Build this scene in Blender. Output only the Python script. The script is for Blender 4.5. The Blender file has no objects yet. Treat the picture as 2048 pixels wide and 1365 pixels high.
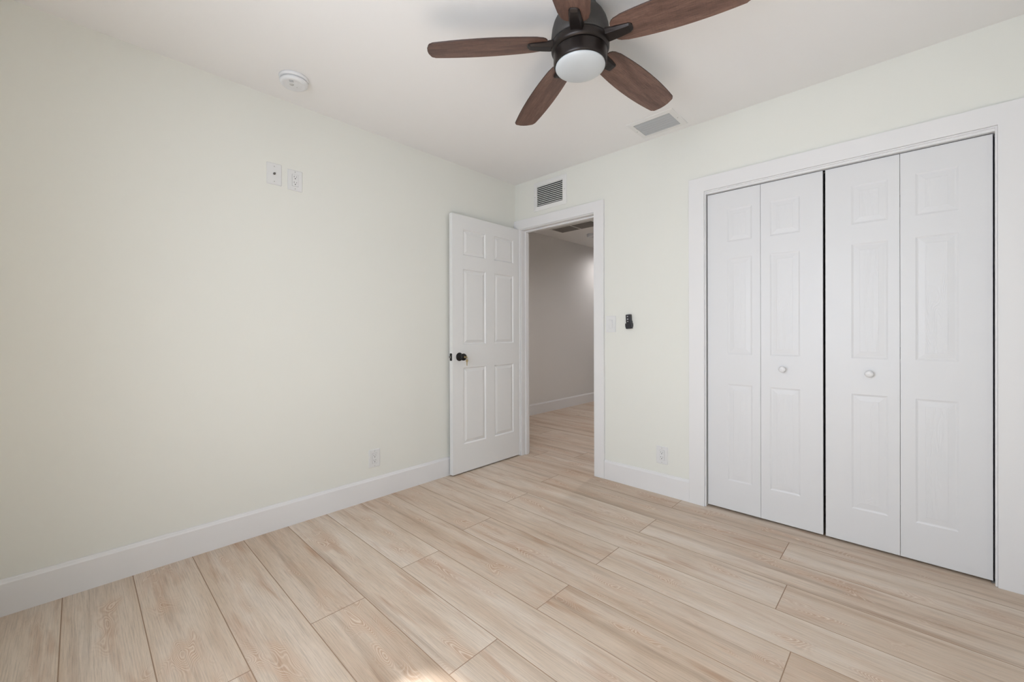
import bpy, bmesh, math, random
import numpy as np
from mathutils import Vector, Matrix

D = bpy.data
sc = bpy.context.scene
COL = sc.collection
random.seed(7)

# ------------------------------------------------------------------ camera
F_PX, YAW, PY, CX, CY, CZ, PITCH, ROLL = 829.37, 0.7619, 665.05, 2.5807, -2.7514, 1.1118, -0.0018, -0.0030
H = 2.44
Fv = Vector((-math.sin(YAW), math.cos(YAW), 0)); Rv = Vector((math.cos(YAW), math.sin(YAW), 0)); Uv = Vector((0, 0, 1))
Fv, Uv = Fv*math.cos(PITCH)+Uv*math.sin(PITCH), Uv*math.cos(PITCH)-Fv*math.sin(PITCH)
Rv, Uv = Rv*math.cos(ROLL)+Uv*math.sin(ROLL), Uv*math.cos(ROLL)-Rv*math.sin(ROLL)
cam = D.cameras.new('camera'); cam.sensor_width = 36; cam.lens = F_PX/2048*36
cam.shift_y = (PY-682.5)/2048; cam.clip_start = 0.02; cam.clip_end = 100
cam_o = D.objects.new('camera', cam); COL.objects.link(cam_o)
m = Matrix((Rv, Uv, -Fv)).transposed().to_4x4(); m.translation = Vector((CX, CY, CZ))
cam_o.matrix_world = m
sc.camera = cam_o

# ------------------------------------------------------------------ world, lights, exposure
sc.view_settings.view_transform = 'Standard'
sc.view_settings.look = 'None'
sc.view_settings.gamma = 1
sc.view_settings.use_curve_mapping = False
sc.view_settings.exposure = 0.08
w = D.worlds.new('world'); sc.world = w; w.use_nodes = True
wn = w.node_tree; bg = wn.nodes['Background']
bg.inputs[0].default_value = (0.80, 0.90, 1.0, 1); bg.inputs[1].default_value = 2.0

def area(name, loc, rot, sx, sy, power, color):
    l = D.lights.new(name, 'AREA'); l.shape = 'RECTANGLE'; l.size = sx; l.size_y = sy
    l.energy = power; l.color = color; l.spread = math.radians(162)
    o = D.objects.new(name, l); COL.objects.link(o); o.location = loc; o.rotation_euler = rot
    return o
WX0, WX1, WZ0, WZ1 = 1.15, 2.65, 0.60, 2.05          # window in the wall behind the camera
YF, XR = -3.12, 3.12                                 # front wall and right wall of the bedroom
area('window_daylight', ((WX0+WX1)/2, YF-0.34, (WZ0+WZ1)/2), (math.radians(74), 0, 0), WX1-WX0, WZ1-WZ0, 29, (0.915, 0.98, 1.10))
sl = D.lights.new('sun', 'SUN'); sl.energy = 25.0; sl.angle = math.radians(5.0); sl.color = (0.96, 0.975, 1.01)
so = D.objects.new('sun', sl); COL.objects.link(so); so.location = (1.5, -5, 5)
so.rotation_euler = Vector((0.25, 1.0, -1.66)).to_track_quat('-Z', 'Y').to_euler()

# ------------------------------------------------------------------ materials
def srgb(r, g, b):
    f = lambda c: (c/12.92 if c <= 0.04045 else ((c+0.055)/1.055)**2.4)
    return (f(r/255), f(g/255), f(b/255), 1)

def mat(name, col, rough=0.6, metal=0.0, spec=0.5):
    m = D.materials.new(name); m.use_nodes = True
    b = m.node_tree.nodes['Principled BSDF']
    b.inputs['Base Color'].default_value = col
    b.inputs['Roughness'].default_value = rough
    b.inputs['Metallic'].default_value = metal
    b.inputs['Specular IOR Level'].default_value = spec
    return m

def add_noise_bump(m, scale, strength, dist=0.001, detail=3, stretch=(1, 1, 1), colvar=0.0):
    nt = m.node_tree; b = nt.nodes['Principled BSDF']
    tc = nt.nodes.new('ShaderNodeTexCoord'); mp = nt.nodes.new('ShaderNodeMapping')
    mp.inputs['Scale'].default_value = stretch
    nt.links.new(tc.outputs['Object'], mp.inputs[0])
    n = nt.nodes.new('ShaderNodeTexNoise'); n.inputs['Scale'].default_value = scale; n.inputs['Detail'].default_value = detail
    nt.links.new(mp.outputs[0], n.inputs['Vector'])
    bp = nt.nodes.new('ShaderNodeBump'); bp.inputs['Strength'].default_value = strength; bp.inputs['Distance'].default_value = dist
    nt.links.new(n.outputs['Fac'], bp.inputs['Height']); nt.links.new(bp.outputs[0], b.inputs['Normal'])
    if colvar:
        base = b.inputs['Base Color'].default_value[:]
        cr = nt.nodes.new('ShaderNodeMix'); cr.data_type = 'RGBA'
        cr.inputs[6].default_value = tuple(c*(1-colvar) for c in base[:3])+(1,)
        cr.inputs[7].default_value = tuple(min(1, c*(1+colvar)) for c in base[:3])+(1,)
        nt.links.new(n.outputs['Fac'], cr.inputs[0]); nt.links.new(cr.outputs[2], b.inputs['Base Color'])
    return m

M = {}
M['wall'] = add_noise_bump(mat('wall_paint', srgb(230, 230, 223), 0.75, spec=0.3), 260, 0.06, 0.0006)
M['hall'] = add_noise_bump(mat('hall_paint', srgb(229, 227, 224), 0.75, spec=0.3), 260, 0.06, 0.0006)
M['ceil'] = add_noise_bump(mat('ceiling_paint', srgb(240, 239, 238), 0.85, spec=0.2), 180, 0.08, 0.0008)
M['trim'] = add_noise_bump(mat('trim_paint', srgb(231, 230, 230), 0.38, spec=0.45), 40, 0.03, 0.0006)
M['door'] = add_noise_bump(mat('door_paint', srgb(232, 232, 231), 0.42, spec=0.45), 60, 0.04, 0.0005)
M['plate'] = mat('white_plastic', srgb(226, 226, 225), 0.35)
M['plastic_grey'] = mat('detector_plastic', srgb(226, 227, 229), 0.45)
M['slot'] = mat('dark_slot', srgb(52, 48, 46), 0.6)
M['slotmid'] = mat('slot_shade', srgb(84, 82, 80), 0.6)
M['soft_slot'] = mat('soft_slot', srgb(178, 179, 181), 0.6)
M['duct'] = mat('galvanised_duct', srgb(104, 107, 110), 0.6, 0.2)
M['screw'] = mat('painted_screw', srgb(200, 199, 196), 0.35)
M['chrome'] = mat('nickel_connector', srgb(150, 150, 152), 0.25, 1.0)
M['black'] = mat('black_metal', srgb(30, 28, 27), 0.32, 0.4)
M['void'] = mat('dark_void', srgb(22, 22, 24), 0.9)
M['brass'] = mat('brass', srgb(172, 154, 116), 0.35, 0.6)
M['remote'] = add_noise_bump(mat('black_plastic', srgb(38, 37, 42), 0.42), 90, 0.05, 0.0003)
M['rbtn'] = mat('remote_button', srgb(176, 176, 182), 0.5)
M['bronze'] = add_noise_bump(mat('oil_rubbed_bronze', srgb(43, 37, 35), 0.34, 0.55), 30, 0.02, 0.0004)
M['bronze_matte'] = add_noise_bump(mat('matte_bronze', srgb(66, 64, 63), 0.55, 0.35), 60, 0.05, 0.0004)
M['vent'] = mat('vent_enamel', srgb(232, 231, 229), 0.4)
M['ventblade'] = mat('grey_louver_metal', srgb(186, 189, 192), 0.35, 0.3)
M['returnblade'] = mat('return_louver_enamel', srgb(138, 134, 130), 0.5)
M['track'] = mat('track_steel', srgb(120, 120, 120), 0.4, 0.8)

def glass_opal():
    m = mat('frosted_opal_glass', srgb(196, 201, 204), 0.30)
    b = m.node_tree.nodes['Principled BSDF']
    b.inputs['Subsurface Weight'].default_value = 0.1
    b.inputs['Subsurface Radius'].default_value = (0.02, 0.02, 0.02)
    return m
M['opal'] = glass_opal()

def N(nt, t, **kw):
    n = nt.nodes.new(t)
    for k, v in kw.items():
        setattr(n, k, v)
    return n
def math_node(nt, op, a, b=None, clamp=False):
    n = N(nt, 'ShaderNodeMath', operation=op); n.use_clamp = clamp
    for i, v in enumerate((a, b)):
        if v is None: continue
        if isinstance(v, (int, float)): n.inputs[i].default_value = v
        else: nt.links.new(v, n.inputs[i])
    return n.outputs[0]
def mixc(nt, fac, a, b, mode='MIX'):
    n = N(nt, 'ShaderNodeMix'); n.data_type = 'RGBA'; n.blend_type = mode
    for i, v in ((0, fac), (6, a), (7, b)):
        if isinstance(v, (int, float, tuple)): n.inputs[i].default_value = v
        else: nt.links.new(v, n.inputs[i])
    return n.outputs[2]
def ramp(nt, fac, stops):
    n = N(nt, 'ShaderNodeValToRGB'); cr = n.color_ramp
    while len(cr.elements) < len(stops): cr.elements.new(0.5)
    for e, (p, c) in zip(cr.elements, stops):
        e.position = p; e.color = c if len(c) == 4 else c+(1,)
    nt.links.new(fac, n.inputs[0]); return n.outputs[0]
def noise(nt, vec, scale, detail=4, rough=0.5, dist=0.0):
    n = N(nt, 'ShaderNodeTexNoise'); n.inputs['Scale'].default_value = scale
    n.inputs['Detail'].default_value = detail; n.inputs['Roughness'].default_value = rough
    n.inputs['Distortion'].default_value = dist
    nt.links.new(vec, n.inputs['Vector']); return n.outputs['Fac']
def mapping(nt, vec, scale, loc=(0, 0, 0)):
    n = N(nt, 'ShaderNodeMapping'); n.inputs['Scale'].default_value = scale; n.inputs['Location'].default_value = loc
    nt.links.new(vec, n.inputs[0]); return n.outputs[0]
G = lambda v: (v, v, v, 1)

def floor_material():
    m = D.materials.new('oak_plank'); m.use_nodes = True; nt = m.node_tree
    b = nt.nodes['Principled BSDF']
    uv = N(nt, 'ShaderNodeUVMap'); uv.uv_map = 'UVMap'; uv = uv.outputs[0]      # metres along / across each plank, own offset per plank
    at = N(nt, 'ShaderNodeAttribute'); at.attribute_name = 'tone'
    tone = at.outputs['Fac']
    uv2 = N(nt, 'ShaderNodeUVMap'); uv2.uv_map = 'Across'; sx = N(nt, 'ShaderNodeSeparateXYZ'); nt.links.new(uv2.outputs[0], sx.inputs[0])
    strip = ramp(nt, math_node(nt, 'ABSOLUTE', sx.outputs[0]), [(0.12, G(1)), (0.38, G(0))])     # flat-sawn heart of each board
    # broad figure: contour lines of a stretched field give the cathedral arches and eyes
    warp = noise(nt, mapping(nt, uv, (4.2, 12.0, 1)), 1.0, 1, 0.4, 0.35)
    warp2 = noise(nt, mapping(nt, uv, (5, 30, 1), (3, 9, 0)), 1.0, 3, 0.5)
    field = math_node(nt, 'ADD', warp, math_node(nt, 'MULTIPLY', warp2, 0.035))
    rings = math_node(nt, 'SINE', math_node(nt, 'MULTIPLY', field, 230.0))
    rings = math_node(nt, 'ADD', math_node(nt, 'MULTIPLY', rings, 0.5), 0.5)
    # arches show only where the field peaks (the flat-sawn middle of a board)
    peak = math_node(nt, 'MULTIPLY', ramp(nt, warp, [(0.46, G(0)), (0.57, G(1))]), strip)
    brk = ramp(nt, noise(nt, mapping(nt, uv, (2.0, 10, 1), (7, 1, 0)), 1.0, 2), [(0.44, G(0)), (0.56, G(1))])
    ringmask = math_node(nt, 'MULTIPLY', peak, brk)
    # long fine grain
    fine = noise(nt, mapping(nt, uv, (7, 260, 1)), 1.0, 5, 0.6)
    fine2 = noise(nt, mapping(nt, uv, (30, 700, 1), (1, 5, 0)), 1.0, 3, 0.6)
    cloud = noise(nt, mapping(nt, uv, (1.1, 9, 1), (11, 4, 0)), 1.0, 3, 0.5, 0.25)
    blot = noise(nt, mapping(nt, uv, (1.9, 15, 1), (21, 14, 0)), 1.0, 3, 0.55, 0.3)
    base = ramp(nt, cloud, [(0.28, srgb(196, 173, 154)), (0.43, srgb(216, 199, 183)), (0.60, srgb(226, 213, 201)), (0.76, srgb(233, 224, 217))])
    base = mixc(nt, tone, base, mixc(nt, 0.4, base, srgb(196, 172, 150)))
    stain = ramp(nt, blot, [(0.56, G(0)), (0.76, G(1))])
    base = mixc(nt, math_node(nt, 'MULTIPLY', stain, 0.72), base, srgb(176, 136, 106))
    side = ramp(nt, noise(nt, mapping(nt, uv, (0.7, 16, 1), (2, 31, 0)), 1.0, 2, 0.5, 0.2), [(0.58, G(0)), (0.74, G(1))])
    base = mixc(nt, math_node(nt, 'MULTIPLY', side, 0.60), base, srgb(160, 136, 116))
    f1 = ramp(nt, fine, [(0.30, G(0.76)), (0.52, G(0.99)), (0.72, G(1.06))])
    base = mixc(nt, 1.0, base, f1, 'MULTIPLY')
    f2 = ramp(nt, fine2, [(0.32, G(0.88)), (0.52, G(1.0))])
    base = mixc(nt, 0.7, base, f2, 'MULTIPLY')
    base = mixc(nt, math_node(nt, 'MULTIPLY', ringmask, 0.38), base, srgb(194, 156, 128))
    rdark = ramp(nt, rings, [(0.0, G(1)), (0.35, G(0))])
    base = mixc(nt, math_node(nt, 'MULTIPLY', math_node(nt, 'MULTIPLY', rdark, ringmask), 0.36), base, srgb(176, 138, 110))
    rlight = ramp(nt, rings, [(0.70, G(0)), (1.0, G(1))])
    base = mixc(nt, math_node(nt, 'MULTIPLY', math_node(nt, 'MULTIPLY', rlight, ringmask), 0.55), base, srgb(238, 228, 216))
    base = mixc(nt, 1.0, base, (0.985, 0.970, 0.925, 1), 'MULTIPLY')
    nt.links.new(base, b.inputs['Base Color'])
    ro = ramp(nt, fine, [(0.3, G(0.50)), (0.7, G(0.40))])
    nt.links.new(ro, b.inputs['Roughness'])
    b.inputs['Specular IOR Level'].default_value = 0.4
    bp = N(nt, 'ShaderNodeBump'); bp.inputs['Strength'].default_value = 0.12; bp.inputs['Distance'].default_value = 0.0008
    nt.links.new(fine, bp.inputs['Height']); nt.links.new(bp.outputs[0], b.inputs['Normal'])
    return m
M['floor'] = floor_material()
M['groove'] = mat('plank_groove', srgb(160, 134, 112), 0.8)

def blade_material():
    m = D.materials.new('walnut_blade'); m.use_nodes = True; nt = m.node_tree
    b = nt.nodes['Principled BSDF']
    tc = N(nt, 'ShaderNodeTexCoord'); oi = N(nt, 'ShaderNodeObjectInfo')
    off = N(nt, 'ShaderNodeCombineXYZ'); nt.links.new(math_node(nt, 'MULTIPLY', oi.outputs['Random'], 40), off.inputs[0])
    nt.links.new(math_node(nt, 'MULTIPLY', oi.outputs['Random'], 17), off.inputs[1])
    va = N(nt, 'ShaderNodeVectorMath', operation='ADD'); nt.links.new(tc.outputs['Object'], va.inputs[0]); nt.links.new(off.outputs[0], va.inputs[1])
    v = va.outputs[0]
    fig = noise(nt, mapping(nt, v, (4, 30, 1)), 1.0, 3, 0.5, 0.6)
    rings = math_node(nt, 'SINE', math_node(nt, 'MULTIPLY', fig, 70.0))
    fine = noise(nt, mapping(nt, v, (18, 420, 1)), 1.0, 5, 0.65)
    cross = noise(nt, mapping(nt, v, (260, 26, 1)), 1.0, 3, 0.5)
    base = ramp(nt, fig, [(0.3, srgb(92, 68, 59)), (0.5, srgb(112, 84, 73)), (0.7, srgb(124, 96, 84))])
    base = mixc(nt, 1.0, base, ramp(nt, fine, [(0.32, G(0.50)), (0.5, G(0.95)), (0.68, G(1.22))]), 'MULTIPLY')
    base = mixc(nt, 0.35, base, ramp(nt, rings, [(0.0, G(0.75)), (0.6, G(1.05))]), 'MULTIPLY')
    base = mixc(nt, 0.5, base, ramp(nt, cross, [(0.32, G(0.75)), (0.5, G(1.0))]), 'MULTIPLY')
    nt.links.new(base, b.inputs['Base Color']); b.inputs['Roughness'].default_value = 0.45
    bp = N(nt, 'ShaderNodeBump'); bp.inputs['Strength'].default_value = 0.15; bp.inputs['Distance'].default_value = 0.0006
    nt.links.new(fine, bp.inputs['Height']); nt.links.new(bp.outputs[0], b.inputs['Normal'])
    return m
M['walnut'] = blade_material()
M['walnut_edge'] = mat('dark_blade_edge', srgb(66, 48, 43), 0.45)

def embossed_material():                                 # moulded wood-grain skin of the closet doors
    m = mat('embossed_door_paint', srgb(223, 223, 224), 0.40, spec=0.45); nt = m.node_tree
    b = nt.nodes['Principled BSDF']; tc = N(nt, 'ShaderNodeTexCoord')
    v = mapping(nt, tc.outputs['Object'], (16, 1, 2.6))
    f = noise(nt, v, 1.0, 2, 0.4, 0.5)
    r = math_node(nt, 'SINE', math_node(nt, 'MULTIPLY', f, 120.0))
    bp = N(nt, 'ShaderNodeBump'); bp.inputs['Strength'].default_value = 0.28; bp.inputs['Distance'].default_value = 0.0006
    nt.links.new(r, bp.inputs['Height']); nt.links.new(bp.outputs[0], b.inputs['Normal'])
    return m
M['emboss'] = embossed_material()
M['closet'] = add_noise_bump(mat('closet_door_paint', srgb(223, 223, 224), 0.40, spec=0.45), 1.0, 0.05, 0.0006, 4, (120, 120, 8))

# ------------------------------------------------------------------ mesh helpers
def box(bm, x0, x1, y0, y1, z0, z1, mi=0):
    vs = [bm.verts.new(p) for p in ((x0,y0,z0),(x1,y0,z0),(x1,y1,z0),(x0,y1,z0),(x0,y0,z1),(x1,y0,z1),(x1,y1,z1),(x0,y1,z1))]
    fs = [(0,3,2,1),(4,5,6,7),(0,1,5,4),(1,2,6,5),(2,3,7,6),(3,0,4,7)]
    out = []
    for f in fs:
        fa = bm.faces.new([vs[i] for i in f]); fa.material_index = mi; out.append(fa)
    return out

def lathe(bm, prof, seg=64, center=(0, 0, 0), axis='Z', mi=0, smooth=True, cap_start=True, cap_end=True):
    rings = []
    for r, h in prof:
        ring = []
        for i in range(seg):
            a = 2*math.pi*i/seg
            c, s = r*math.cos(a), r*math.sin(a)
            p = {'Z': (c, s, h), 'Y': (c, h, s), 'X': (h, c, s)}[axis]
            ring.append(bm.verts.new((p[0]+center[0], p[1]+center[1], p[2]+center[2])))
        rings.append(ring)
    for a, b in zip(rings[:-1], rings[1:]):
        for i in range(seg):
            j = (i+1) % seg
            f = bm.faces.new((a[i], a[j], b[j], b[i])); f.smooth = smooth; f.material_index = mi
    if cap_start: f = bm.faces.new(list(reversed(rings[0]))); f.material_index = mi
    if cap_end: f = bm.faces.new(rings[-1]); f.material_index = mi

def prism(bm, pts, z0, z1, mi=0, axes='XYZ', mi_top=None):
    """closed outline pts (2D) extruded; axes gives which world axis each of (u, v, depth) runs along"""
    def P(u, v, d):
        out = [0, 0, 0]
        for a, val in zip(axes, (u, v, d)): out['XYZ'.index(a)] = val
        return out
    lo = [bm.verts.new(P(u, v, z0)) for u, v in pts]; hi = [bm.verts.new(P(u, v, z1)) for u, v in pts]
    n = len(pts)
    f1 = bm.faces.new(list(reversed(lo))); f2 = bm.faces.new(hi)
    f1.material_index = mi; f2.material_index = mi if mi_top is None else mi_top
    for i in range(n):
        f = bm.faces.new((lo[i], lo[(i+1) % n], hi[(i+1) % n], hi[i])); f.material_index = mi
    return f1, f2

def link(name, bm, mats, parent=None, bevel=0.0, seg=2, loc=None, rot=None, autosmooth=None):
    bmesh.ops.recalc_face_normals(bm, faces=bm.faces)
    me = D.meshes.new(name); bm.to_mesh(me); bm.free()
    o = D.objects.new(name, me); COL.objects.link(o)
    for mm in (mats if isinstance(mats, (list, tuple)) else [mats]): me.materials.append(mm)
    if bevel:
        b = o.modifiers.new('bevel', 'BEVEL'); b.width = bevel; b.segments = seg; b.limit_method = 'ANGLE'; b.angle_limit = math.radians(40)
    if parent is not None: o.parent = parent
    if loc is not None: o.location = loc
    if rot is not None: o.rotation_euler = rot
    return o

def tag(o, label, cat, group=None, kind=None):
    o['label'] = label; o['category'] = cat
    if group: o['group'] = group
    if kind: o['kind'] = kind
    return o

def empty(name, loc, label, cat, group=None, kind=None, rot=(0, 0, 0)):
    o = D.objects.new(name, None); COL.objects.link(o); o.location = loc; o.rotation_euler = rot
    o.empty_display_size = 0.1
    return tag(o, label, cat, group, kind)

def rect_ring(x0, x1, z0, z1, r=0.0, n=4):
    if r <= 0: return [(x0, z0), (x1, z0), (x1, z1), (x0, z1)]
    pts = []
    for cx, cz, a0 in ((x1-r, z0+r, -90), (x1-r, z1-r, 0), (x0+r, z1-r, 90), (x0+r, z0+r, 180)):
        for i in range(n+1):
            a = math.radians(a0+90*i/n); pts.append((cx+r*math.cos(a), cz+r*math.sin(a)))
    return pts

# ------------------------------------------------------------------ room shell
TH = 0.09                                   # thickness of the wall with the doors
DX0, DX1, DZ = 0.068, 0.844, 2.024          # rough opening of the entry door
KX0, KX1, KZ = 1.640, 2.868, 2.000          # rough opening of the closet
HX0, HX1, HY1 = -1.037, 1.45, 4.30          # hallway

def quad_box_wall(name, boxes, m, label, cat='wall'):
    bm = bmesh.new()
    for b in boxes: box(bm, *b)
    return tag(link(name, bm, m), label, cat, kind='structure')

quad_box_wall('wall_left', [(-0.12, 0, YF-0.12, 0.0, 0, H)], M['wall'], 'plain cream painted wall on the left with three cover plates')
quad_box_wall('wall_back', [(-0.12, DX0, 0, TH, 0, H), (DX0, DX1, 0, TH, DZ, H), (DX1, KX0, 0, TH, 0, H),
                            (KX0, KX1, 0, TH, KZ, H), (KX1, XR+0.12, 0, TH, 0, H)], M['wall'],
              'cream wall holding the open doorway and the white closet doors')
# right wall beside the camera, front wall with a window behind it
quad_box_wall('wall_right', [(XR, XR+0.12, YF-0.12, 0, 0, H)], M['wall'], 'cream wall to the right of the closet')
quad_box_wall('wall_front', [(0, WX0, YF-0.12, YF, 0, H), (WX1, XR, YF-0.12, YF, 0, H), (WX0, WX1, YF-0.12, YF, 0, WZ0), (WX0, WX1, YF-0.12, YF, WZ1, H)],
              M['wall'], 'cream wall with the window behind the camera')
quad_box_wall('wall_hallway', [(HX0-0.12, HX0, TH, HY1, 0, H), (HX0-0.12, -0.12, 0, TH, 0, H)], M['hall'], 'plain hallway wall seen through the open doorway')
quad_box_wall('wall_hallway_far', [(HX0-0.12, HX1+0.12, HY1, HY1+0.12, 0, H)], M['hall'], 'end wall of the hallway beyond the doorway')
quad_box_wall('wall_hallway_right', [(HX1, HX1+0.10, TH, HY1, 0, H)], M['hall'], 'hallway wall behind the closet')
quad_box_wall('wall_closet', [(HX1+0.10, XR+0.12, 0.72, 0.80, 0, H), (XR, XR+0.12, TH, 0.72, 0, H)], M['hall'], 'inner walls of the closet behind the white doors')

bm = bmesh.new(); box(bm, HX0-0.12, XR+0.12, YF-0.12, HY1+0.12, H, H+0.1)
tag(link('ceiling', bm, M['ceil']), 'flat white painted ceiling above the whole room', 'ceiling', kind='structure')

# window units (daylight comes through them)
def window(name, axis, a0, a1, z0, z1, pos, out, label):
    bm = bmesh.new()
    def bx(u0, u1, v0, v1, d0, d1):
        if axis == 'X': box(bm, u0, u1, min(pos+out*d0, pos+out*d1), max(pos+out*d0, pos+out*d1), v0, v1)
        else: box(bm, min(pos+out*d0, pos+out*d1), max(pos+out*d0, pos+out*d1), u0, u1, v0, v1)
    e = 0.001; t = 0.045
    bx(a0+e, a0+t, z0+e, z1-e, 0.04, 0.09); bx(a1-t, a1-e, z0+e, z1-e, 0.04, 0.09)
    bx(a0+t, a1-t, z0+e, z0+t, 0.04, 0.09); bx(a0+t, a1-t, z1-t, z1-e, 0.04, 0.09)
    zm = (z0+z1)/2; bx(a0+t, a1-t, zm-0.02, zm+0.02, 0.045, 0.085)
    return tag(link(name, bm, M['trim']), label, 'window', kind='structure')
window('window_1', 'X', WX0, WX1, WZ0, WZ1, YF, -1, 'white framed window behind the camera')

# ------------------------------------------------------------------ plank floor
def build_floor():
    bm = bmesh.new()
    uvl = bm.loops.layers.uv.new('UVMap'); uv2 = bm.loops.layers.uv.new('Across')
    tl = bm.verts.layers.float.new('tone')
    X0, X1, Y0, Y1 = HX0-0.12, XR+0.12, YF-0.12, HY1+0.12
    PW, PL = 0.2185, 1.508
    edge3 = -2.143
    joints = {1: 1.017, 3: 0.937, 5: 0.859, 7: 0.779, 9: 0.690, 11: 0.622, 13: 0.17, 14: 0.457, 15: 1.02, 17: 0.80, 19: 0.31, 16: 1.2, 18: 0.1}
    rnd = random.Random(11)
    g, dep = 0.0017, 0.0009
    r0 = int(math.floor((Y0-edge3)/PW))+3; r1 = int(math.ceil((Y1-edge3)/PW))+3
    for r in range(r0, r1):
        ya = edge3+(r-3)*PW; yb = ya+PW; ym = (ya+yb)/2
        ya, yb = max(ya, Y0), min(yb, Y1)
        if yb-ya < 0.005: continue
        j0 = joints.get(r, 1.506 if r % 2 == 0 else 0.6+rnd.random()*0.7)
        k = math.floor((X0-j0)/PL)
        x = j0+k*PL
        while x < X1:
            xa, xb = max(x, X0), min(x+PL, X1); x += PL
            if xb-xa < 0.005: continue
            ou, ov, tone, fl = rnd.uniform(0, 200), rnd.uniform(0, 200), rnd.random(), rnd.choice((1, -1))
            # top face inset by the groove, a sloped edge running down
            outer = [(xa, ya), (xb, ya), (xb, yb), (xa, yb)]
            inner = [(xa+g, ya+g), (xb-g, ya+g), (xb-g, yb-g), (xa+g, yb-g)]
            vi = [bm.verts.new((a, b, 0)) for a, b in inner]; vo = [bm.verts.new((a, b, -dep)) for a, b in outer]
            for v in vi+vo: v[tl] = tone
            f = bm.faces.new(vi); f.material_index = 0
            sh = rnd.uniform(-0.22, 0.22)
            for lp in f.loops:
                lp[uvl].uv = (lp.vert.co.x*fl+ou, lp.vert.co.y+ov); lp[uv2].uv = ((lp.vert.co.y-ym)/PW-sh, 0)
            for i in range(4):
                j = (i+1) % 4
                f = bm.faces.new((vo[i], vo[j], vi[j], vi[i])); f.material_index = 1
    fs = box(bm, X0, X1, Y0, Y1, -0.08, -dep-0.0002, 1)
    o = link('floor', bm, [M['floor'], M['groove']])
    return tag(o, 'pale oak plank floor running through the room into the hallway', 'floor', kind='structure')
build_floor()

# ------------------------------------------------------------------ baseboards
def baseboard(name, p0, p1, nrm, label, h=0.142, t=0.015):
    """profile board from p0 to p1 (2D), sticking out along nrm"""
    d = Vector((p1[0]-p0[0], p1[1]-p0[1])); n = Vector(nrm)
    prof = [(0, 0), (t, 0), (t, h-0.016), (t-0.004, h-0.010), (t-0.006, h-0.004), (t-0.009, h), (0, h)]
    bm = bmesh.new(); ra, rb = [], []
    for a, z in prof:
        ra.append(bm.verts.new((p0[0]+n.x*a, p0[1]+n.y*a, z))); rb.append(bm.verts.new((p1[0]+n.x*a, p1[1]+n.y*a, z)))
    k = len(prof)
    for i in range(k):
        bm.faces.new((ra[i], ra[(i+1) % k], rb[(i+1) % k], rb[i]))
    bm.faces.new(ra); bm.faces.new(list(reversed(rb)))
    return tag(link(name, bm, M['trim']), label, 'baseboard', kind='structure')
baseboard('baseboard_left', (0, YF), (0, -0.019), (1, 0), 'white baseboard along the long left wall')
baseboard('baseboard_back', (0.926, 0), (1.554, 0), (0, -1), 'short white baseboard between the doorway and the closet')
baseboard('baseboard_hallway', (HX0, TH), (HX0, HY1), (1, 0), 'white baseboard on the hallway wall beyond the doorway')
baseboard('baseboard_right', (XR, YF), (XR, -0.0), (-1, 0), 'white baseboard on the right wall')
baseboard('baseboard_front', (0.015, YF), (XR-0.015, YF), (0, 1), 'white baseboard below the window behind the camera')

# ------------------------------------------------------------------ casings and jambs
def casing(name, xo0, xi0, xi1, xo1, zi, zo, label, t=0.018):
    bm = bmesh.new()
    e = 0.0
    # legs and head as one mitre-less flat casing (outline extruded), small back-band step inside
    pts = [(xo0, 0), (xi0, 0), (xi0, zi), (xi1, zi), (xi1, 0), (xo1, 0), (xo1, zo), (xo0, zo)]
    prism(bm, pts, -t, 0.0, axes='XZY')
    s = 0.007
    pts2 = [(xi0, 0), (xi0+s, 0), (xi0+s, zi-s), (xi1-s, zi-s), (xi1-s, 0), (xi1, 0), (xi1, zi), (xi0, zi)]
    prism(bm, pts2, -t*0.45, 0.0, axes='XZY')
    return bm
bm = casing('x', 0.0005, 0.073, 0.840, 0.925, 2.0238, 2.1055, '')
tag(link('trim_1', bm, M['trim'], bevel=0.0012), 'flat white casing around the open doorway', 'door casing', kind='structure')
bm = casing('x', 1.5552, 1.650, 2.862, 2.960, 1.9955, 2.0847, '')
tag(link('trim_2', bm, M['trim'], bevel=0.0012), 'flat white casing around the closet doors', 'door casing', kind='structure')

# entry jamb with stop
JX0, JX1, JZ = 0.080, 0.833, 2.016
bm = bmesh.new()
prism(bm, [(DX0, 0), (JX0, 0), (JX0, JZ), (JX1, JZ), (JX1, 0), (DX1, 0), (DX1, DZ), (DX0, DZ)], -0.001, TH, axes='XZY')
st = 0.011
prism(bm, [(JX0, 0), (JX0+st, 0), (JX0+st, JZ-st), (JX1-st, JZ-st), (JX1-st, 0), (JX1, 0), (JX1, JZ), (JX0, JZ)], 0.040, 0.074, axes='XZY')
jamb = tag(link('trim_3', bm, M['trim'], bevel=0.001), 'white door frame lining the open doorway', 'door frame', kind='structure')
bm = bmesh.new(); box(bm, JX1-0.0015, JX1+0.0005, 0.006, 0.034, 0.886, 0.944); box(bm, JX1-0.003, JX1+0.0005, -0.0035, 0.008, 0.898, 0.932)
link('strike_plate', bm, M['screw'], jamb, bevel=0.001)
bm = bmesh.new(); prism(bm, [(0.020, 0), (0.073, 0), (0.073, 2.024), (0.840, 2.024), (0.840, 0), (0.925, 0), (0.925, 2.1055), (0.020, 2.1055)], TH, TH+0.016, axes='XZY')
tag(link('trim_4', bm, M['trim'], bevel=0.001), 'white casing on the hallway side of the doorway', 'door casing', kind='structure')
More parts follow.
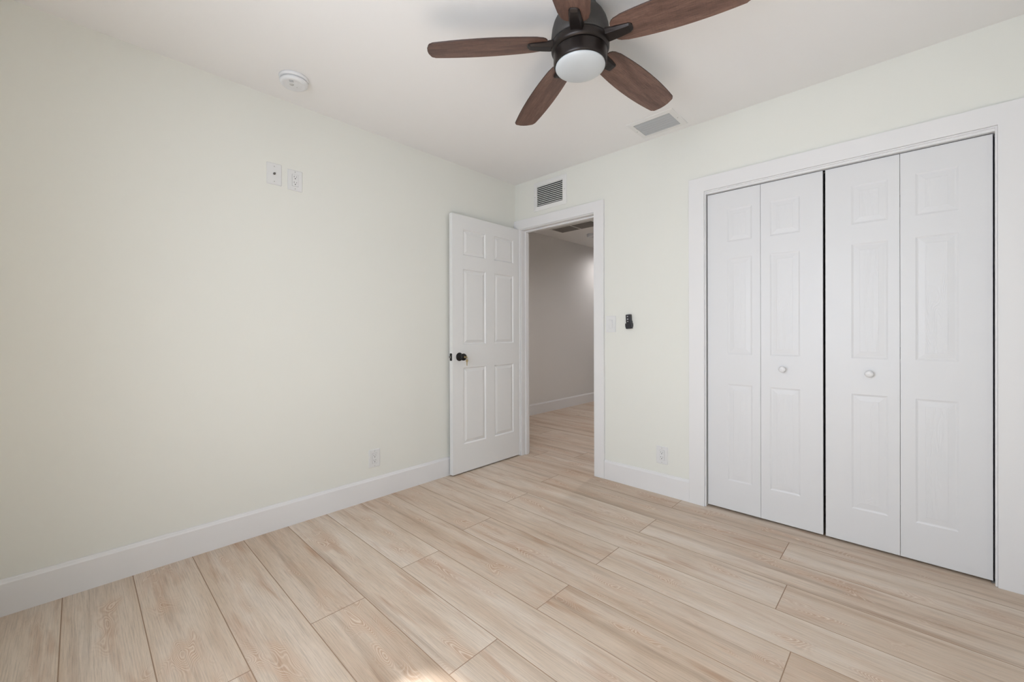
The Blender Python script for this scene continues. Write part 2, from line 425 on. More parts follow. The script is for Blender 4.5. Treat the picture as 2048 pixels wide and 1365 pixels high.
# closet jamb
bm = bmesh.new()
prism(bm, [(KX0, 0), (1.6555, 0), (1.6555, 1.9765), (2.8595, 1.9765), (2.8595, 0), (KX1, 0), (KX1, KZ), (KX0, KZ)], -0.001, TH, axes='XZY')
cj = tag(link('trim_5', bm, M['trim'], bevel=0.001), 'white frame lining the closet opening', 'door frame', kind='structure')
bm = bmesh.new(); box(bm, 1.668, 2.848, 0.024, 0.046, 1.9735, 1.9765)
link('door_track', bm, M['track'], cj)
bm = bmesh.new(); box(bm, 2.846, 2.8595, 0.018, 0.048, 0.001, 0.009); lathe(bm, [(0.004, 0.009), (0.004, 0.016)], 12, (2.850, 0.034, 0))
link('floor_bracket', bm, M['track'], cj)

# ------------------------------------------------------------------ panelled leaves
def panel_leaf(bm, x0, x1, z0, z1, y0, y1, panels, prof, mi_field=0):
    """slab with moulded panels on the y0 (front) and y1 (back) faces; panels = list of (xa, xb, za, zb); prof = [(inset, depth)...]"""
    for y, sgn in ((y0, 1), (y1, -1)):
        xs = sorted(set([x0, x1]+[p[0] for p in panels]+[p[1] for p in panels]))
        zs = sorted(set([z0, z1]+[p[2] for p in panels]+[p[3] for p in panels]))
        cache = {}
        def V(x, z, d=0.0):
            k = (round(x, 5), round(z, 5), round(d, 5))
            if k not in cache: cache[k] = bm.verts.new((x, y+sgn*d, z))
            return cache[k]
        for xa, xb in zip(xs[:-1], xs[1:]):
            for za, zb in zip(zs[:-1], zs[1:]):
                cxm, czm = (xa+xb)/2, (za+zb)/2
                if any(p[0] < cxm < p[1] and p[2] < czm < p[3] for p in panels): continue
                bm.faces.new((V(xa, za), V(xb, za), V(xb, zb), V(xa, zb)))
        for (pa, pb, qa, qb) in panels:
            prev = None
            # outer ring follows the grid vertices so the leaf stays watertight
            for ins, dep in prof:
                ring = [V(pa+ins, qa+ins, dep), V(pb-ins, qa+ins, dep), V(pb-ins, qb-ins, dep), V(pa+ins, qb-ins, dep)]
                if prev:
                    for i in range(4):
                        j = (i+1) % 4
                        bm.faces.new((prev[i], prev[j], ring[j], ring[i]))
                prev = ring
            f = bm.faces.new(prev); f.material_index = mi_field
    # edges
    for a, b, c, d in (((x0, z0), (x1, z0), y0, y1), ((x1, z0), (x1, z1), y0, y1), ((x1, z1), (x0, z1), y0, y1), ((x0, z1), (x0, z0), y0, y1)):
        bm.faces.new([bm.verts.new(p) for p in ((a[0], c, a[1]), (b[0], c, b[1]), (b[0], d, b[1]), (a[0], d, a[1]))])
    bmesh.ops.remove_doubles(bm, verts=bm.verts, dist=1e-5)

# entry door, swung open 90 degrees against the left wall. Local: X along the leaf from hinge, Y = thickness, front face y=0
door = empty('door_1', (0.064, -0.003, 0), 'white six-panel door standing open against the left wall', 'door', kind='structure', rot=(0, 0, -math.pi/2))
# local (x, y) -> world (0.064 + y, -0.003 - x): the visible face is the y=0 plane, thickness runs towards -y
bm = bmesh.new()
ZR = [(1.713, 1.915), (1.012, 1.602), (0.228, 0.829)]
PAN = [(0.092, 0.324), (0.423, 0.661)]
prof = [(0, 0), (0.003, 0.0045), (0.007, 0.0085), (0.011, 0.0090), (0.033, 0.0015), (0.035, 0.0015)]
panel_leaf(bm, 0.0, 0.770, 0.010, 2.023, 0.0, -0.035, [(a, b, c, d) for a, b in PAN for c, d in ZR], [(i, -dd) for i, dd in prof])
link('door_leaf', bm, M['door'], door)
# knob set
kx, kz = 0.703, 0.917
bm = bmesh.new()
lathe(bm, [(0.0, 0.0), (0.033, 0.0), (0.033, 0.003), (0.030, 0.007), (0.022, 0.010), (0.014, 0.012), (0.0115, 0.018), (0.0115, 0.028), (0.016, 0.033),
           (0.024, 0.038), (0.0275, 0.046), (0.0275, 0.054), (0.024, 0.061), (0.014, 0.064), (0.0, 0.0645)], 40, (kx, 0, kz), 'Y', cap_start=False, cap_end=False)
knob = link('door_knob', bm, M['black'], door)
bm = bmesh.new(); lathe(bm, [(0, 0.0635), (0.0068, 0.0635), (0.0068, 0.0665), (0.0, 0.0668)], 20, (kx, 0, kz), 'Y', cap_start=False, cap_end=False)
ob = link('key_cylinder', bm, M['brass'], knob); ob['label'] = 'brass lock cylinder in the knob'
bm = bmesh.new()
lathe(bm, [(0.0, -0.035), (0.033, -0.035), (0.033, -0.038), (0.022, -0.044), (0.0115, -0.047), (0.0115, -0.054), (0.0, -0.054)], 32, (kx, 0, kz), 'Y', cap_start=False, cap_end=False)
link('door_rose', bm, M['black'], door)
# latch plate on the leaf edge
bm = bmesh.new(); prism(bm, rect_ring(-0.0305, -0.0055, kz-0.0285, kz+0.0285, 0.005), 0.7685, 0.7716, axes='YZX')
lp = link('latch_plate', bm, M['black'], door)
bm = bmesh.new(); prism(bm, [(-0.026, 0.7716), (-0.013, 0.7716), (-0.013, 0.776), (-0.026, 0.783)], kz-0.007, kz+0.007, axes='YXZ')
ob = link('latch_bolt', bm, M['chrome'], lp); ob['label'] = 'bright metal latch bolt'
for hz in (0.25, 1.05, 1.82):
    bm = bmesh.new(); lathe(bm, [(0, hz-0.045), (0.006, hz-0.045), (0.006, hz+0.045), (0, hz+0.045)], 16, (-0.002, -0.041, 0), cap_start=False, cap_end=False)
    box(bm, 0.0, 0.028, -0.0362, -0.034, hz-0.044, hz+0.044)
    link('hinge', bm, M['screw'], door)

# keys hanging in the lock
def key(bm, hx, hy, hz, turn):
    """key hanging down from the ring: bow + blade, thin plate"""
    c, s = math.cos(turn), math.sin(turn)
    def put(pts, t):
        lo = [bm.verts.new((hx+u*c-t*s, hy+u*s+t*c, hz+v)) for u, v in pts]
        return lo
    bow = [(0.0095*math.cos(a), -0.011+0.0115*math.sin(a)) for a in [math.radians(-60+i*300/14) for i in range(15)]]
    shaft = [(-0.0035, -0.045), (-0.0028, -0.049), (0.002, -0.051), (0.0036, -0.046), (0.0022, -0.042), (0.0038, -0.038), (0.0024, -0.034), (0.0038, -0.030)]
    pts = [(x, z) for x, z in bow]+[(-0.0038, -0.024)]+shaft+[(0.0038, -0.024)]
    a = put(pts, -0.001); b = put(pts, 0.001); n = len(pts)
    bm.faces.new(a); bm.faces.new(list(reversed(b)))
    for i in range(n): bm.faces.new((a[i], a[(i+1) % n], b[(i+1) % n], b[i]))
def torus(bm, R_, r, c, axis, seg=28, s2=8):
    rings = []
    for i in range(seg):
        a = 2*math.pi*i/seg; ring = []
        for j in range(s2):
            b = 2*math.pi*j/s2; rr = R_+r*math.cos(b); d = r*math.sin(b)
            p = (c[0]+rr*math.cos(a), c[1]+d, c[2]+rr*math.sin(a)) if axis == 'Y' else (c[0]+d, c[1]+rr*math.cos(a), c[2]+rr*math.sin(a))
            ring.append(bm.verts.new(p))
        rings.append(ring)
    for i in range(seg):
        for j in range(s2):
            f = bm.faces.new((rings[i][j], rings[(i+1) % seg][j], rings[(i+1) % seg][(j+1) % s2], rings[i][(j+1) % s2])); f.smooth = True
kw = Vector((0.064+0.0668, -0.003-kx, kz))
keys = empty('key_ring', (kw.x+0.006, kw.y, kw.z), 'pair of small brass keys hanging from the black door knob', 'keys')
bm = bmesh.new()                                       # the key in the lock: bow sticking out of the cylinder
prism(bm, [(0.003+0.0, -0.003), (0.007, -0.009), (0.016, -0.009), (0.021, -0.004), (0.021, 0.004), (0.016, 0.009), (0.007, 0.009), (0.003, 0.003), (-0.006, 0.003), (-0.006, -0.003)], -0.001, 0.001, axes='XZY')
link('inserted_key', bm, M['brass'], keys)
bm = bmesh.new(); torus(bm, 0.009, 0.0009, (0.016, 0, -0.010), 'X'); link('ring', bm, M['chrome'], keys)
bm = bmesh.new(); key(bm, 0.017, 0.001, -0.0145, math.radians(60)); link('hanging_key', bm, M['brass'], keys)

# closet bifold doors
CPROF = [(0, 0), (0.003, 0.0013), (0.008, 0.0029), (0.012, 0.0030), (0.033, 0.0010), (0.0345, 0.0004), (0.036, 0.0004)]
def bifold(name, leaves, knobx, label):
    root = empty(name, ((leaves[0][0]+leaves[1][1])/2, 0.035, 0), label, 'closet door', kind='structure')
    ox, oy = root.location.x, root.location.y
    lf = []
    for (x0, x1, pa, pb) in leaves:
        bm = bmesh.new()
        pans = [(pa-ox, pb-ox, za, zb) for za, zb in ((1.660, 1.861), (0.968, 1.558), (0.191, 0.785))]
        panel_leaf(bm, x0-ox, x1-ox, 0.0115, 1.9715, 0.0177-oy, 0.0177+0.030-oy, pans, CPROF, 1)
        lf.append(link('door_leaf', bm, [M['closet'], M['emboss']], root))
    bm = bmesh.new()
    lathe(bm, [(0.0, 0.0177-oy), (0.010, 0.0177-oy), (0.009, 0.008-oy), (0.011, 0.002-oy), (0.0165, -0.004-oy), (0.0175, -0.009-oy), (0.015, -0.0135-oy), (0.008, -0.016-oy), (0.0, -0.0165-oy)],
          32, (knobx-ox, 0, 0.893), 'Y', cap_start=False, cap_end=False)
    link('closet_knob', bm, M['trim'], root)
    for z in (0.22, 1.0, 1.75):
        bm = bmesh.new(); xm = leaves[0][1]-ox
        box(bm, xm-0.022, xm+0.022, 0.0478-oy, 0.0495-oy, z-0.03, z+0.03); lathe(bm, [(0.003, z-0.03), (0.003, z+0.03)], 10, (xm, 0.051-oy, 0))
        link('hinge', bm, M['track'], root)
    return root
bifold('door_2', [(1.6610, 1.9553, 1.777, 1.912), (1.9569, 2.2507, 2.004, 2.149)], 2.068,
       'white panelled bifold closet door nearer the doorway')
bifold('door_3', [(2.2621, 2.5532, 2.370, 2.510), (2.5548, 2.8510, 2.608, 2.749)], 2.441,
       'white panelled bifold closet door at the right end of the closet')

# ------------------------------------------------------------------ ceiling fan
FX, FY, PH, TW, ZB, GR = 1.6124, -1.3277, -2.3322, -0.1864, 2.2708, -0.0851
fan = empty('ceiling_fan', (FX, FY, H), 'dark bronze five-blade ceiling fan with walnut blades and a frosted light', 'ceiling fan')
def Z(z): return z-H
bm = bmesh.new()
lathe(bm, [(0.066, Z(2.4395)), (0.070, Z(2.425)), (0.082, Z(2.410)), (0.096, Z(2.392)), (0.107, Z(2.370)), (0.114, Z(2.345)), (0.1175, Z(2.315)), (0.118, Z(2.290)), (0.114, Z(2.2865)), (0.0, Z(2.2865))], 72, cap_end=False)
link('motor_housing', bm, M['bronze_matte'], fan)
bm = bmesh.new()
lathe(bm, [(0.0, Z(2.284)), (0.110, Z(2.284)), (0.1165, Z(2.283)), (0.1175, Z(2.280)), (0.1175, Z(2.262)), (0.114, Z(2.2535)), (0.104, Z(2.2500)), (0.0, Z(2.2500))], 72, cap_start=False, cap_end=False)
band = link('blade_flywheel', bm, M['bronze'], fan)
bm = bmesh.new()
lathe(bm, [(0.0, Z(2.248)), (0.1085, Z(2.248)), (0.1088, Z(2.246)), (0.1085, Z(2.210)), (0.1075, Z(2.203)), (0.1045, Z(2.1975)), (0.1020, Z(2.1955)), (0.1005, Z(2.199)), (0.0, Z(2.199))], 72, cap_start=False, cap_end=False)
link('light_kit', bm, M['bronze'], fan)
bm = bmesh.new()
pr = [(0.0995, Z(2.199)), (0.1008, Z(2.1945))]
for i in range(1, 13):
    a = i/12*math.pi/2
    pr.append((0.1008*math.cos(a)**0.9 if i < 12 else 0.0, Z(2.1945)-0.024*math.sin(a)))
lathe(bm, pr, 72, cap_start=False, cap_end=False)
link('light_shade', bm, M['opal'], fan)['label'] = 'frosted white glass shade'

def blade_outline():
    ups = []
    xs = [.2, .4, .6182]; ys = [.063, .0739, .0577]
    def hw(r): return sum(ys[i]*np.prod([(r-xs[j])/(xs[i]-xs[j]) for j in range(3) if j != i]) for i in range(3))
    R0, R1 = 0.136, 0.6182
    pts = []
    # root: rounded shoulders
    h0 = hw(0.165)
    up = [(R0, 0.022), (R0+0.003, 0.036), (R0+0.010, 0.046), (R0+0.022, 0.0535), (R0+0.036, h0-0.0015)]
    n = 22
    for i in range(n):
        r = 0.185+(R1-0.022-0.185)*i/(n-1)
        up.append((r, hw(r)))
    ht = hw(R1)-0.0005
    # tip corner (rounded) then slightly convex end
    for i in range(1, 6):
        a = math.radians(90-78*i/5)
        up.append((R1-0.022+0.018*math.cos(a), ht-0.018+0.018*math.sin(a)))
    up.append((R1+0.0025, 0.020)); 
    low = [(r, -s) for r, s in reversed(up)]
    return up+[(R1+0.004, 0.0)]+low
OUT = blade_outline()
BT = 0.0055
bm = bmesh.new()
pts = [(r, s-0.0038) for r, s in OUT]
# rounded edge: three layers
def layer(bm, pts, z, ins):
    n = len(pts); res = []
    for i in range(n):
        p0, p1, p2 = Vector(pts[i-1]), Vector(pts[i]), Vector(pts[(i+1) % n])
        t = (p2-p0).normalized(); nn = Vector((-t.y, t.x))
        q = p1-nn*(-ins) if False else p1+Vector((t.y, -t.x))*ins
        res.append(bm.verts.new((q.x, q.y, z)))
    return res
L = [layer(bm, pts, -BT/2, 0.0012), layer(bm, pts, -BT/2+0.0012, 0.0), layer(bm, pts, BT/2-0.0012, 0.0), layer(bm, pts, BT/2, 0.0012)]
n = len(pts)
f = bm.faces.new(L[0]); f.material_index = 0
f = bm.faces.new(list(reversed(L[3]))); f.material_index = 0
for a, b in zip(L[:-1], L[1:]):
    for i in range(n):
        f = bm.faces.new((a[i], a[(i+1) % n], b[(i+1) % n], b[i])); f.material_index = 1; f.smooth = True
blade0 = link('blade', bm, [M['walnut'], M['walnut_edge']], fan)
# blade iron: tapered faceted bracket below the blade
bm = bmesh.new()
sec = [(0.100, 0.0290, 0.002, -0.020), (0.125, 0.0275, 0.002, -0.021), (0.160, 0.0255, -0.0028, -0.019), (0.192, 0.0222, -0.0028, -0.016), (0.207, 0.0200, -0.0028, -0.0135), (0.2145, 0.0160, -0.0028, -0.008), (0.2175, 0.0100, -0.0028, -0.0050)]
rings = []
for r, wd, zt, zb_ in sec:
    rings.append([bm.verts.new((r, y, z)) for y, z in ((-wd, zt), (-wd, zt-(zt-zb_)*0.35), (-wd*0.76, zb_), (wd*0.76, zb_), (wd, zt-(zt-zb_)*0.35), (wd, zt))])
for a, b in zip(rings[:-1], rings[1:]):
    for i in range(6): bm.faces.new((a[i], a[(i+1) % 6], b[(i+1) % 6], b[i]))
bm.faces.new(rings[0]); bm.faces.new(list(reversed(rings[-1])))
iron0 = link('blade_iron', bm, M['bronze'], fan, bevel=0.0012)
for k in range(5):
    a = PH+k*2*math.pi/5
    d = Vector((math.cos(a), math.sin(a), GR)).normalized()
    nrm = Vector((-math.sin(a)*math.cos(TW), math.cos(a)*math.cos(TW), math.sin(TW)))
    nrm = (nrm-d*nrm.dot(d)).normalized(); up = d.cross(nrm)
    mw = Matrix((d, nrm, up)).transposed().to_4x4()
    mw.translation = Vector((0, 0, ZB-GR*0.3-H))
    for src in (blade0, iron0):
        o = src if k == 0 else src.copy()
        if k: COL.objects.link(o); o.parent = fan
        o.matrix_local = mw

# ------------------------------------------------------------------ smoke detectors
def detector(name, x, y, label, scale=1.0, rotz=0.0):
    r = empty(name, (x, y, H), label, 'smoke detector', rot=(0, 0, rotz))
    s = scale
    bm = bmesh.new(); lathe(bm, [(0.0, 0), (0.070*s, 0), (0.0705*s, -0.004), (0.0695*s, -0.013), (0.066*s, -0.0155), (0.0, -0.0155)], 56, cap_start=False, cap_end=False)
    link('mounting_base', bm, M['plastic_grey'], r)
    bm = bmesh.new(); lathe(bm, [(0.0, -0.0150), (0.060*s, -0.0150), (0.060*s, -0.0195), (0.066*s, -0.0205), (0.0665*s, -0.024), (0.0655*s, -0.031), (0.061*s, -0.0365), (0.050*s, -0.039), (0.049*s, -0.0385), (0.030*s, -0.0415), (0.0, -0.042)], 56, cap_start=False, cap_end=False)
    cov = link('cover', bm, M['plastic_grey'], r)
    bm = bmesh.new(); lathe(bm, [(0.0, -0.040), (0.011*s, -0.040), (0.0105*s, -0.0435), (0.0, -0.0438)], 28, (0.016*s, -0.006*s, 0), cap_start=False, cap_end=False)
    link('test_button', bm, M['screw'], cov)
    bm = bmesh.new()
    for i in range(3):
        box(bm, 0.034*s+0.006*i, 0.036*s+0.006*i, -0.010, 0.010, -0.0412, -0.038)
    link('sounder_slot', bm, M['soft_slot'], cov)
    bm = bmesh.new(); lathe(bm, [(0, -0.040), (0.002, -0.040), (0.002, -0.0425), (0, -0.0427)], 12, (-0.01*s, 0.012*s, 0), cap_start=False, cap_end=False)
    link('indicator_light', bm, M['soft_slot'], cov)
    return r
detector('smoke_detector', 0.262, -1.966, 'round white smoke detector on the bedroom ceiling near the left wall', rotz=-0.6)
detector('smoke_detector', -0.545, 2.115, 'small smoke detector on the hallway ceiling beyond the doorway')

# ------------------------------------------------------------------ wall plates
# local frame: X right along wall, Y out of the wall is -Y (front), Z up; rotate for the left wall
def plate_root(name, wall, pos, z, label, cat, group=None):
    if wall == 'back': return empty(name, (pos, 0, z), label, cat, group)
    return empty(name, (0, pos, z), label, cat, group, rot=(0, 0, math.radians(90)))
def plate_body(root, w_, h_, t=0.0055):
    bm = bmesh.new()
    a = rect_ring(-w_/2, w_/2, -h_/2, h_/2, 0.004); b = rect_ring(-w_/2+0.003, w_/2-0.003, -h_/2+0.003, h_/2-0.003, 0.0035)
    n = len(a)
    r1 = [bm.verts.new((x, 0, z)) for x, z in a]; r2 = [bm.verts.new((x, -t*0.45, z)) for x, z in a]; r3 = [bm.verts.new((x, -t, z)) for x, z in b]
    for p, q in ((r1, r2), (r2, r3)):
        for i in range(n): bm.faces.new((p[i], p[(i+1) % n], q[(i+1) % n], q[i]))
    bm.faces.new(list(reversed(r1))); bm.faces.new(r3)
    return link('cover_plate', bm, M['plate'], root)
def plate_screw(root, z, t=0.0055):
    bm = bmesh.new(); lathe(bm, [(0.0, -t+0.0005), (0.0034, -t+0.0005), (0.003, -t-0.0012), (0.0, -t-0.0014)], 16, (0, 0, z), 'Y', cap_start=False, cap_end=False)
    link('screw', bm, M['screw'], root)
def outlet(wall, pos, z, label, w_=0.080, h_=0.119):
    r = plate_root('wall_outlet', wall, pos, z, label, 'outlet', 'white duplex wall outlets')
    plate_body(r, w_, h_)
    bm = bmesh.new(); prism(bm, rect_ring(-0.0165, 0.0165, -0.0335, 0.0335, 0.002), -0.0075, -0.003, axes='XZY')
    rc = link('receptacle', bm, M['plate'], r, bevel=0.0006)
    bm = bmesh.new()                                          # shadow gap round the receptacle
    for x0, x1, z0, z1 in ((-0.0172, -0.0166, -0.0342, 0.0342), (0.0166, 0.0172, -0.0342, 0.0342), (-0.0172, 0.0172, 0.0336, 0.0342), (-0.0172, 0.0172, -0.0342, -0.0336)):
        box(bm, x0, x1, -0.0059, -0.0050, z0, z1)
    link('gap', bm, M['slotmid'], rc)
    for s in (1, -1):
        zc = 0.0165*s
        bm = bmesh.new(); box(bm, -0.0075, -0.0053, -0.0079, -0.0070, zc+0.0005, zc+0.0085); box(bm, 0.0053, 0.0073, -0.0079, -0.0070, zc+0.0012, zc+0.0078)
        link('blade_slot', bm, M['slotmid'], rc)
        bm = bmesh.new(); lathe(bm, [(0.0, -0.0070), (0.0028, -0.0070), (0.0028, -0.0079), (0.0, -0.0079)], 16, (0, 0, zc-0.0065), 'Y', cap_start=False, cap_end=False)
        link('ground_hole', bm, M['slot'], rc)
    plate_screw(r, 0.0485); plate_screw(r, -0.0485)
    return r
# on the left wall the local X axis runs towards the doorway
coax = plate_root('coaxial_wall_plate', 'left', -1.984, 2.003, 'white coaxial cable plate high on the left wall', 'wall plate')
plate_body(coax, 0.077, 0.121)
bm = bmesh.new(); lathe(bm, [(0.0, -0.005), (0.0065, -0.005), (0.0065, -0.008), (0.0047, -0.0085), (0.0047, -0.016), (0.0034, -0.016), (0.0034, -0.0125), (0.0, -0.0125)], 24, (0, 0, 0.001), 'Y', cap_start=False, cap_end=False)
cc = link('coaxial_connector', bm, M['chrome'], coax)
bm = bmesh.new(); lathe(bm, [(0.0, -0.0125), (0.0032, -0.0125), (0.0032, -0.0145), (0.0, -0.0145)], 16, (0, 0, 0.001), 'Y', cap_start=False, cap_end=False)
link('connector_socket', bm, M['slot'], cc)
plate_screw(coax, 0.042); plate_screw(coax, -0.042)
outlet('left', -1.874, 1.994, 'white duplex outlet high on the left wall, beside the coaxial plate')
outlet('left', -1.384, 0.268, 'white duplex outlet low on the left wall, above the baseboard')
outlet('back', 1.368, 0.266, 'white duplex outlet low between the doorway and the closet')
sw = plate_root('light_switch', 'back', 0.978, 1.165, 'white rocker light switch beside the doorway casing', 'light switch')
plate_body(sw, 0.083, 0.124)
bm = bmesh.new(); prism(bm, rect_ring(-0.0165, 0.0165, -0.0335, 0.0335, 0.0015), -0.0068, -0.003, axes='XZY')
fr = link('switch_frame', bm, M['plate'], sw, bevel=0.0005)
bm = bmesh.new(); prism(bm, [(-0.0068, -0.0305), (-0.0075, -0.0305), (-0.0085, 0.0), (-0.0115, 0.0305), (-0.0068, 0.0305)], -0.0135, 0.0135, axes='YZX')
link('rocker', bm, M['plate'], fr, bevel=0.0006)
bm = bmesh.new()
for x0, x1, z0, z1 in ((-0.0144, -0.0137, -0.031, 0.031), (0.0137, 0.0144, -0.031, 0.031), (-0.0144, 0.0144, 0.0307, 0.0314), (-0.0144, 0.0144, -0.0314, -0.0307)):
    box(bm, x0, x1, -0.00695, -0.0060, z0, z1)
link('gap', bm, M['soft_slot'], fr)

# ------------------------------------------------------------------ fan remote in its holder
hold = empty('remote_holder', (1.133, 0, 1.165), 'black plastic wall holder gripping the fan remote', 'remote holder', rot=(0, math.radians(-3), 0))
bm = bmesh.new(); prism(bm, rect_ring(-0.0205, 0.0205, -0.028, 0.022, 0.005), -0.004, 0.0, axes='XZY'); link('back_plate', bm, M['remote'], hold, bevel=0.001)
bm = bmesh.new()
prism(bm, rect_ring(-0.0255, -0.0205, -0.022, 0.004, 0.002), -0.027, -0.003, axes='XZY')
prism(bm, rect_ring(0.0205, 0.0255, -0.022, 0.004, 0.002), -0.027, -0.003, axes='XZY')
prism(bm, rect_ring(-0.022, 0.022, -0.034, -0.0292, 0.002), -0.027, -0.003, axes='XZY')
prism(bm, [(-0.0175, -0.036), (0.0175, -0.036), (0.0225, -0.030), (0.0225, -0.010), (0.0205, -0.004), (-0.0205, -0.004), (-0.0225, -0.010), (-0.0225, -0.030)], -0.0285, -0.0255, axes='XZY')
link('cradle', bm, M['remote'], hold, bevel=0.0012)
rem = empty('remote_control', (1.132, -0.0145, 1.181), 'small black fan remote leaning slightly in its wall holder', 'remote control', rot=(0, math.radians(-3), 0))
bm = bmesh.new(); prism(bm, rect_ring(-0.0200, 0.0200, -0.0445, 0.051, 0.005), -0.0105, 0.0095, axes='XZY'); rb = link('body', bm, M['remote'], rem, bevel=0.003)
for zb2, rr in ((0.037, 0.0046), (0.017, 0.0058), (0.001, 0.0042)):
    bm = bmesh.new(); lathe(bm, [(0.0, -0.010), (rr, -0.010), (rr*0.9, -0.0125), (0.0, -0.0128)], 20, (-0.004, 0, zb2), 'Y', cap_start=False, cap_end=False)
    link('button', bm, M['rbtn'], rem)
bm = bmesh.new(); lathe(bm, [(0.0, -0.0103), (0.0085, -0.0103), (0.0085, -0.0110), (0.0, -0.0110)], 24, (-0.003, 0, 0.008), 'Y', cap_start=False, cap_end=False)
link('button_recess', bm, M['void'], rem)

# ------------------------------------------------------------------ wall register above the doorway
wv = empty('air_vent', (0.402, 0, 2.274), 'white rectangular louvered vent on the wall above the doorway', 'air vent')
W2, H2, w2, h2 = 0.174, 0.123, 0.137, 0.087
bm = bmesh.new()
def frame_mesh(bm, W2, H2, w2, h2, t, axes='XZY', sgn=-1, lip=0.003):
    o0 = [(-W2, -H2), (W2, -H2), (W2, H2), (-W2, H2)]
    levels = [(o0, 0.0), (o0, t*0.4), ([(x*(1-0.004/W2), z*(1-0.004/H2)) for x, z in o0], t*0.6),
              ([(x*(w2+0.002)/W2, z*(h2+0.002)/H2) for x, z in o0], t), ([(x*w2/W2, z*h2/H2) for x, z in o0], t-lip*0.3), ([(x*w2/W2, z*h2/H2) for x, z in o0], 0.0)]
    def P(u, v, d):
        out = [0, 0, 0]
        for a, val in zip(axes, (u, v, d*sgn)): out['XYZ'.index(a)] = val
        return out
    rs = [[bm.verts.new(P(u, v, d)) for u, v in pts] for pts, d in levels]
    rs.append(rs[0])
    for a, b in zip(rs[:-1], rs[1:]):
        for i in range(4): bm.faces.new((a[i], a[(i+1) % 4], b[(i+1) % 4], b[i]))
frame_mesh(bm, W2, H2, w2, h2, 0.010)
link('vent_frame', bm, M['vent'], wv)
bm = bmesh.new(); box(bm, -w2, w2, -0.0012, -0.0002, -h2, h2); ob = link('duct_opening', bm, M['void'], wv); ob['label'] = 'dark duct opening behind the louvers'
nl = 11
for i in range(nl):
    z = -h2+(i+0.62)*(2*h2/nl)
    bm = bmesh.new(); prism(bm, [(-0.0022, z+0.0045), (-0.0088, z-0.0045), (-0.0092, z-0.0033), (-0.0026, z+0.0057)], -w2+0.0005, w2-0.0005, axes='YZX')
    link('louver', bm, M['vent'], wv)
for s in (-1, 1):
    bm = bmesh.new(); lathe(bm, [(0.0, -0.0085), (0.0038, -0.0085), (0.0034, -0.0108), (0.0, -0.0112)], 16, (s*0.157, 0, 0), 'Y', cap_start=False, cap_end=False)
    link('screw', bm, M['screw'], wv)

# ceiling register: curved blades, one-way throw
cv = empty('air_vent', (1.418, -0.183, H), 'ceiling vent with grey curved louvers between the fan and the closet', 'air vent')
cW, cH, cw, ch = 0.150, 0.125, 0.1175, 0.088
bm = bmesh.new(); frame_mesh(bm, cW, cH, cw, ch, 0.007, axes='XYZ', sgn=-1); link('vent_frame', bm, M['vent'], cv)
bm = bmesh.new(); box(bm, -cw, cw, -ch, ch, -0.0012, -0.0002); ob = link('duct_opening', bm, M['duct'], cv); ob['label'] = 'dark duct opening behind the louvers'
nb = 6
for i in range(nb):
    y0 = -ch+0.0105+i*((2*ch-0.010)/nb)
    pts_a, pts_b = [], []
    for j in range(7):
        t = j/6; a = t*math.radians(78)
        yy = y0+0.025*math.sin(a); zz = -0.0018-0.0085*(1-math.cos(a))
        pts_a.append((yy, zz)); pts_b.append((yy+0.0002, zz+0.0009))
    bm = bmesh.new(); prism(bm, pts_a+list(reversed(pts_b)), -cw+0.001, cw-0.001, axes='YZX')
    link('louver', bm, M['ventblade'], cv)
for s in (-1, 1):
    bm = bmesh.new(); lathe(bm, [(0.0, -0.006), (0.0035, -0.006), (0.0031, -0.0082), (0.0, -0.0085)], 16, (s*0.134, 0, 0), cap_start=False, cap_end=False)
    link('screw', bm, M['screw'], cv)

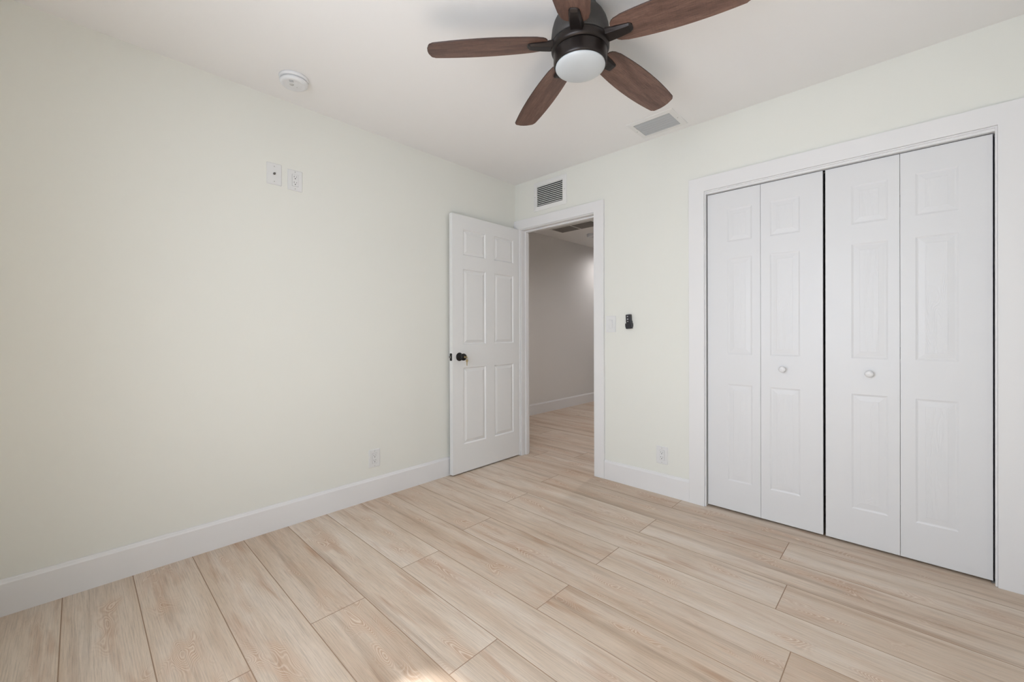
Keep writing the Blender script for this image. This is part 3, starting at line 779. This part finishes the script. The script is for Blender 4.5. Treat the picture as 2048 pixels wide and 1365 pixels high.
# return grille on the hallway ceiling
rg = empty('return_grille', (-0.464, 1.620, H), 'wide dark return air grille on the hallway ceiling', 'air vent')
gW, gH, gw, gh = 0.318, 0.135, 0.300, 0.118
bm = bmesh.new(); frame_mesh(bm, gW, gH, gw, gh, 0.008, axes='XYZ', sgn=-1); link('vent_frame', bm, M['vent'], rg)
bm = bmesh.new(); box(bm, -gw, gw, -gh, gh, -0.0012, -0.0002); link('duct_opening', bm, M['void'], rg)
bm = bmesh.new(); box(bm, -0.006, 0.006, -gh, gh, -0.010, -0.001); link('divider', bm, M['vent'], rg)
for i in range(18):
    y = -gh+(i+0.5)*(2*gh/18)
    for a, b in ((-gw+0.001, -0.0062), (0.0062, gw-0.001)):
        bm = bmesh.new(); prism(bm, [(y-0.0045, -0.0015), (y+0.0035, -0.0080), (y+0.0043, -0.0073), (y-0.0037, -0.0008-0.0005)], a, b, axes='YZX')
        link('louver', bm, M['returnblade'], rg)

# recessed light of the hallway (it throws the bright pool on the hallway wall) and an added fill lamp
def hall_light(x, y, power, label):
    r = empty('recessed_or_fill_light', (x, y, H), label, 'ceiling light')
    bm = bmesh.new(); lathe(bm, [(0.060, 0.0), (0.080, 0.0), (0.080, -0.003), (0.062, -0.005), (0.060, 0.0)], 40, cap_start=False, cap_end=False)
    link('trim_ring', bm, M['vent'], r)
    e = mat('lamp_lens', (1, 1, 1, 1), 0.5); b = e.node_tree.nodes['Principled BSDF']
    b.inputs['Emission Color'].default_value = (1.0, 0.965, 0.97, 1); b.inputs['Emission Strength'].default_value = 4.0
    bm = bmesh.new(); lathe(bm, [(0.0, -0.0015), (0.060, -0.0015), (0.060, -0.0005), (0.0, -0.0005)], 40, cap_start=False, cap_end=False)
    link('lens', bm, e, r)
    l = D.lights.new('lamp', 'SPOT'); l.energy = power; l.spot_size = math.radians(168); l.spot_blend = 1.0; l.shadow_soft_size = 0.06; l.color = (1.0, 0.965, 0.97)
    o = D.objects.new('lamp', l); COL.objects.link(o); o.parent = r; o.location = (0, 0, -0.02)
hall_light(-0.62, 3.05, 27, 'round recessed light near the far left wall of the hallway')
hall_light(0.60, 1.30, 50, 'unseen round fill light added in the hallway just behind the closet side')  # fill lamp added out of view to brighten the hallway
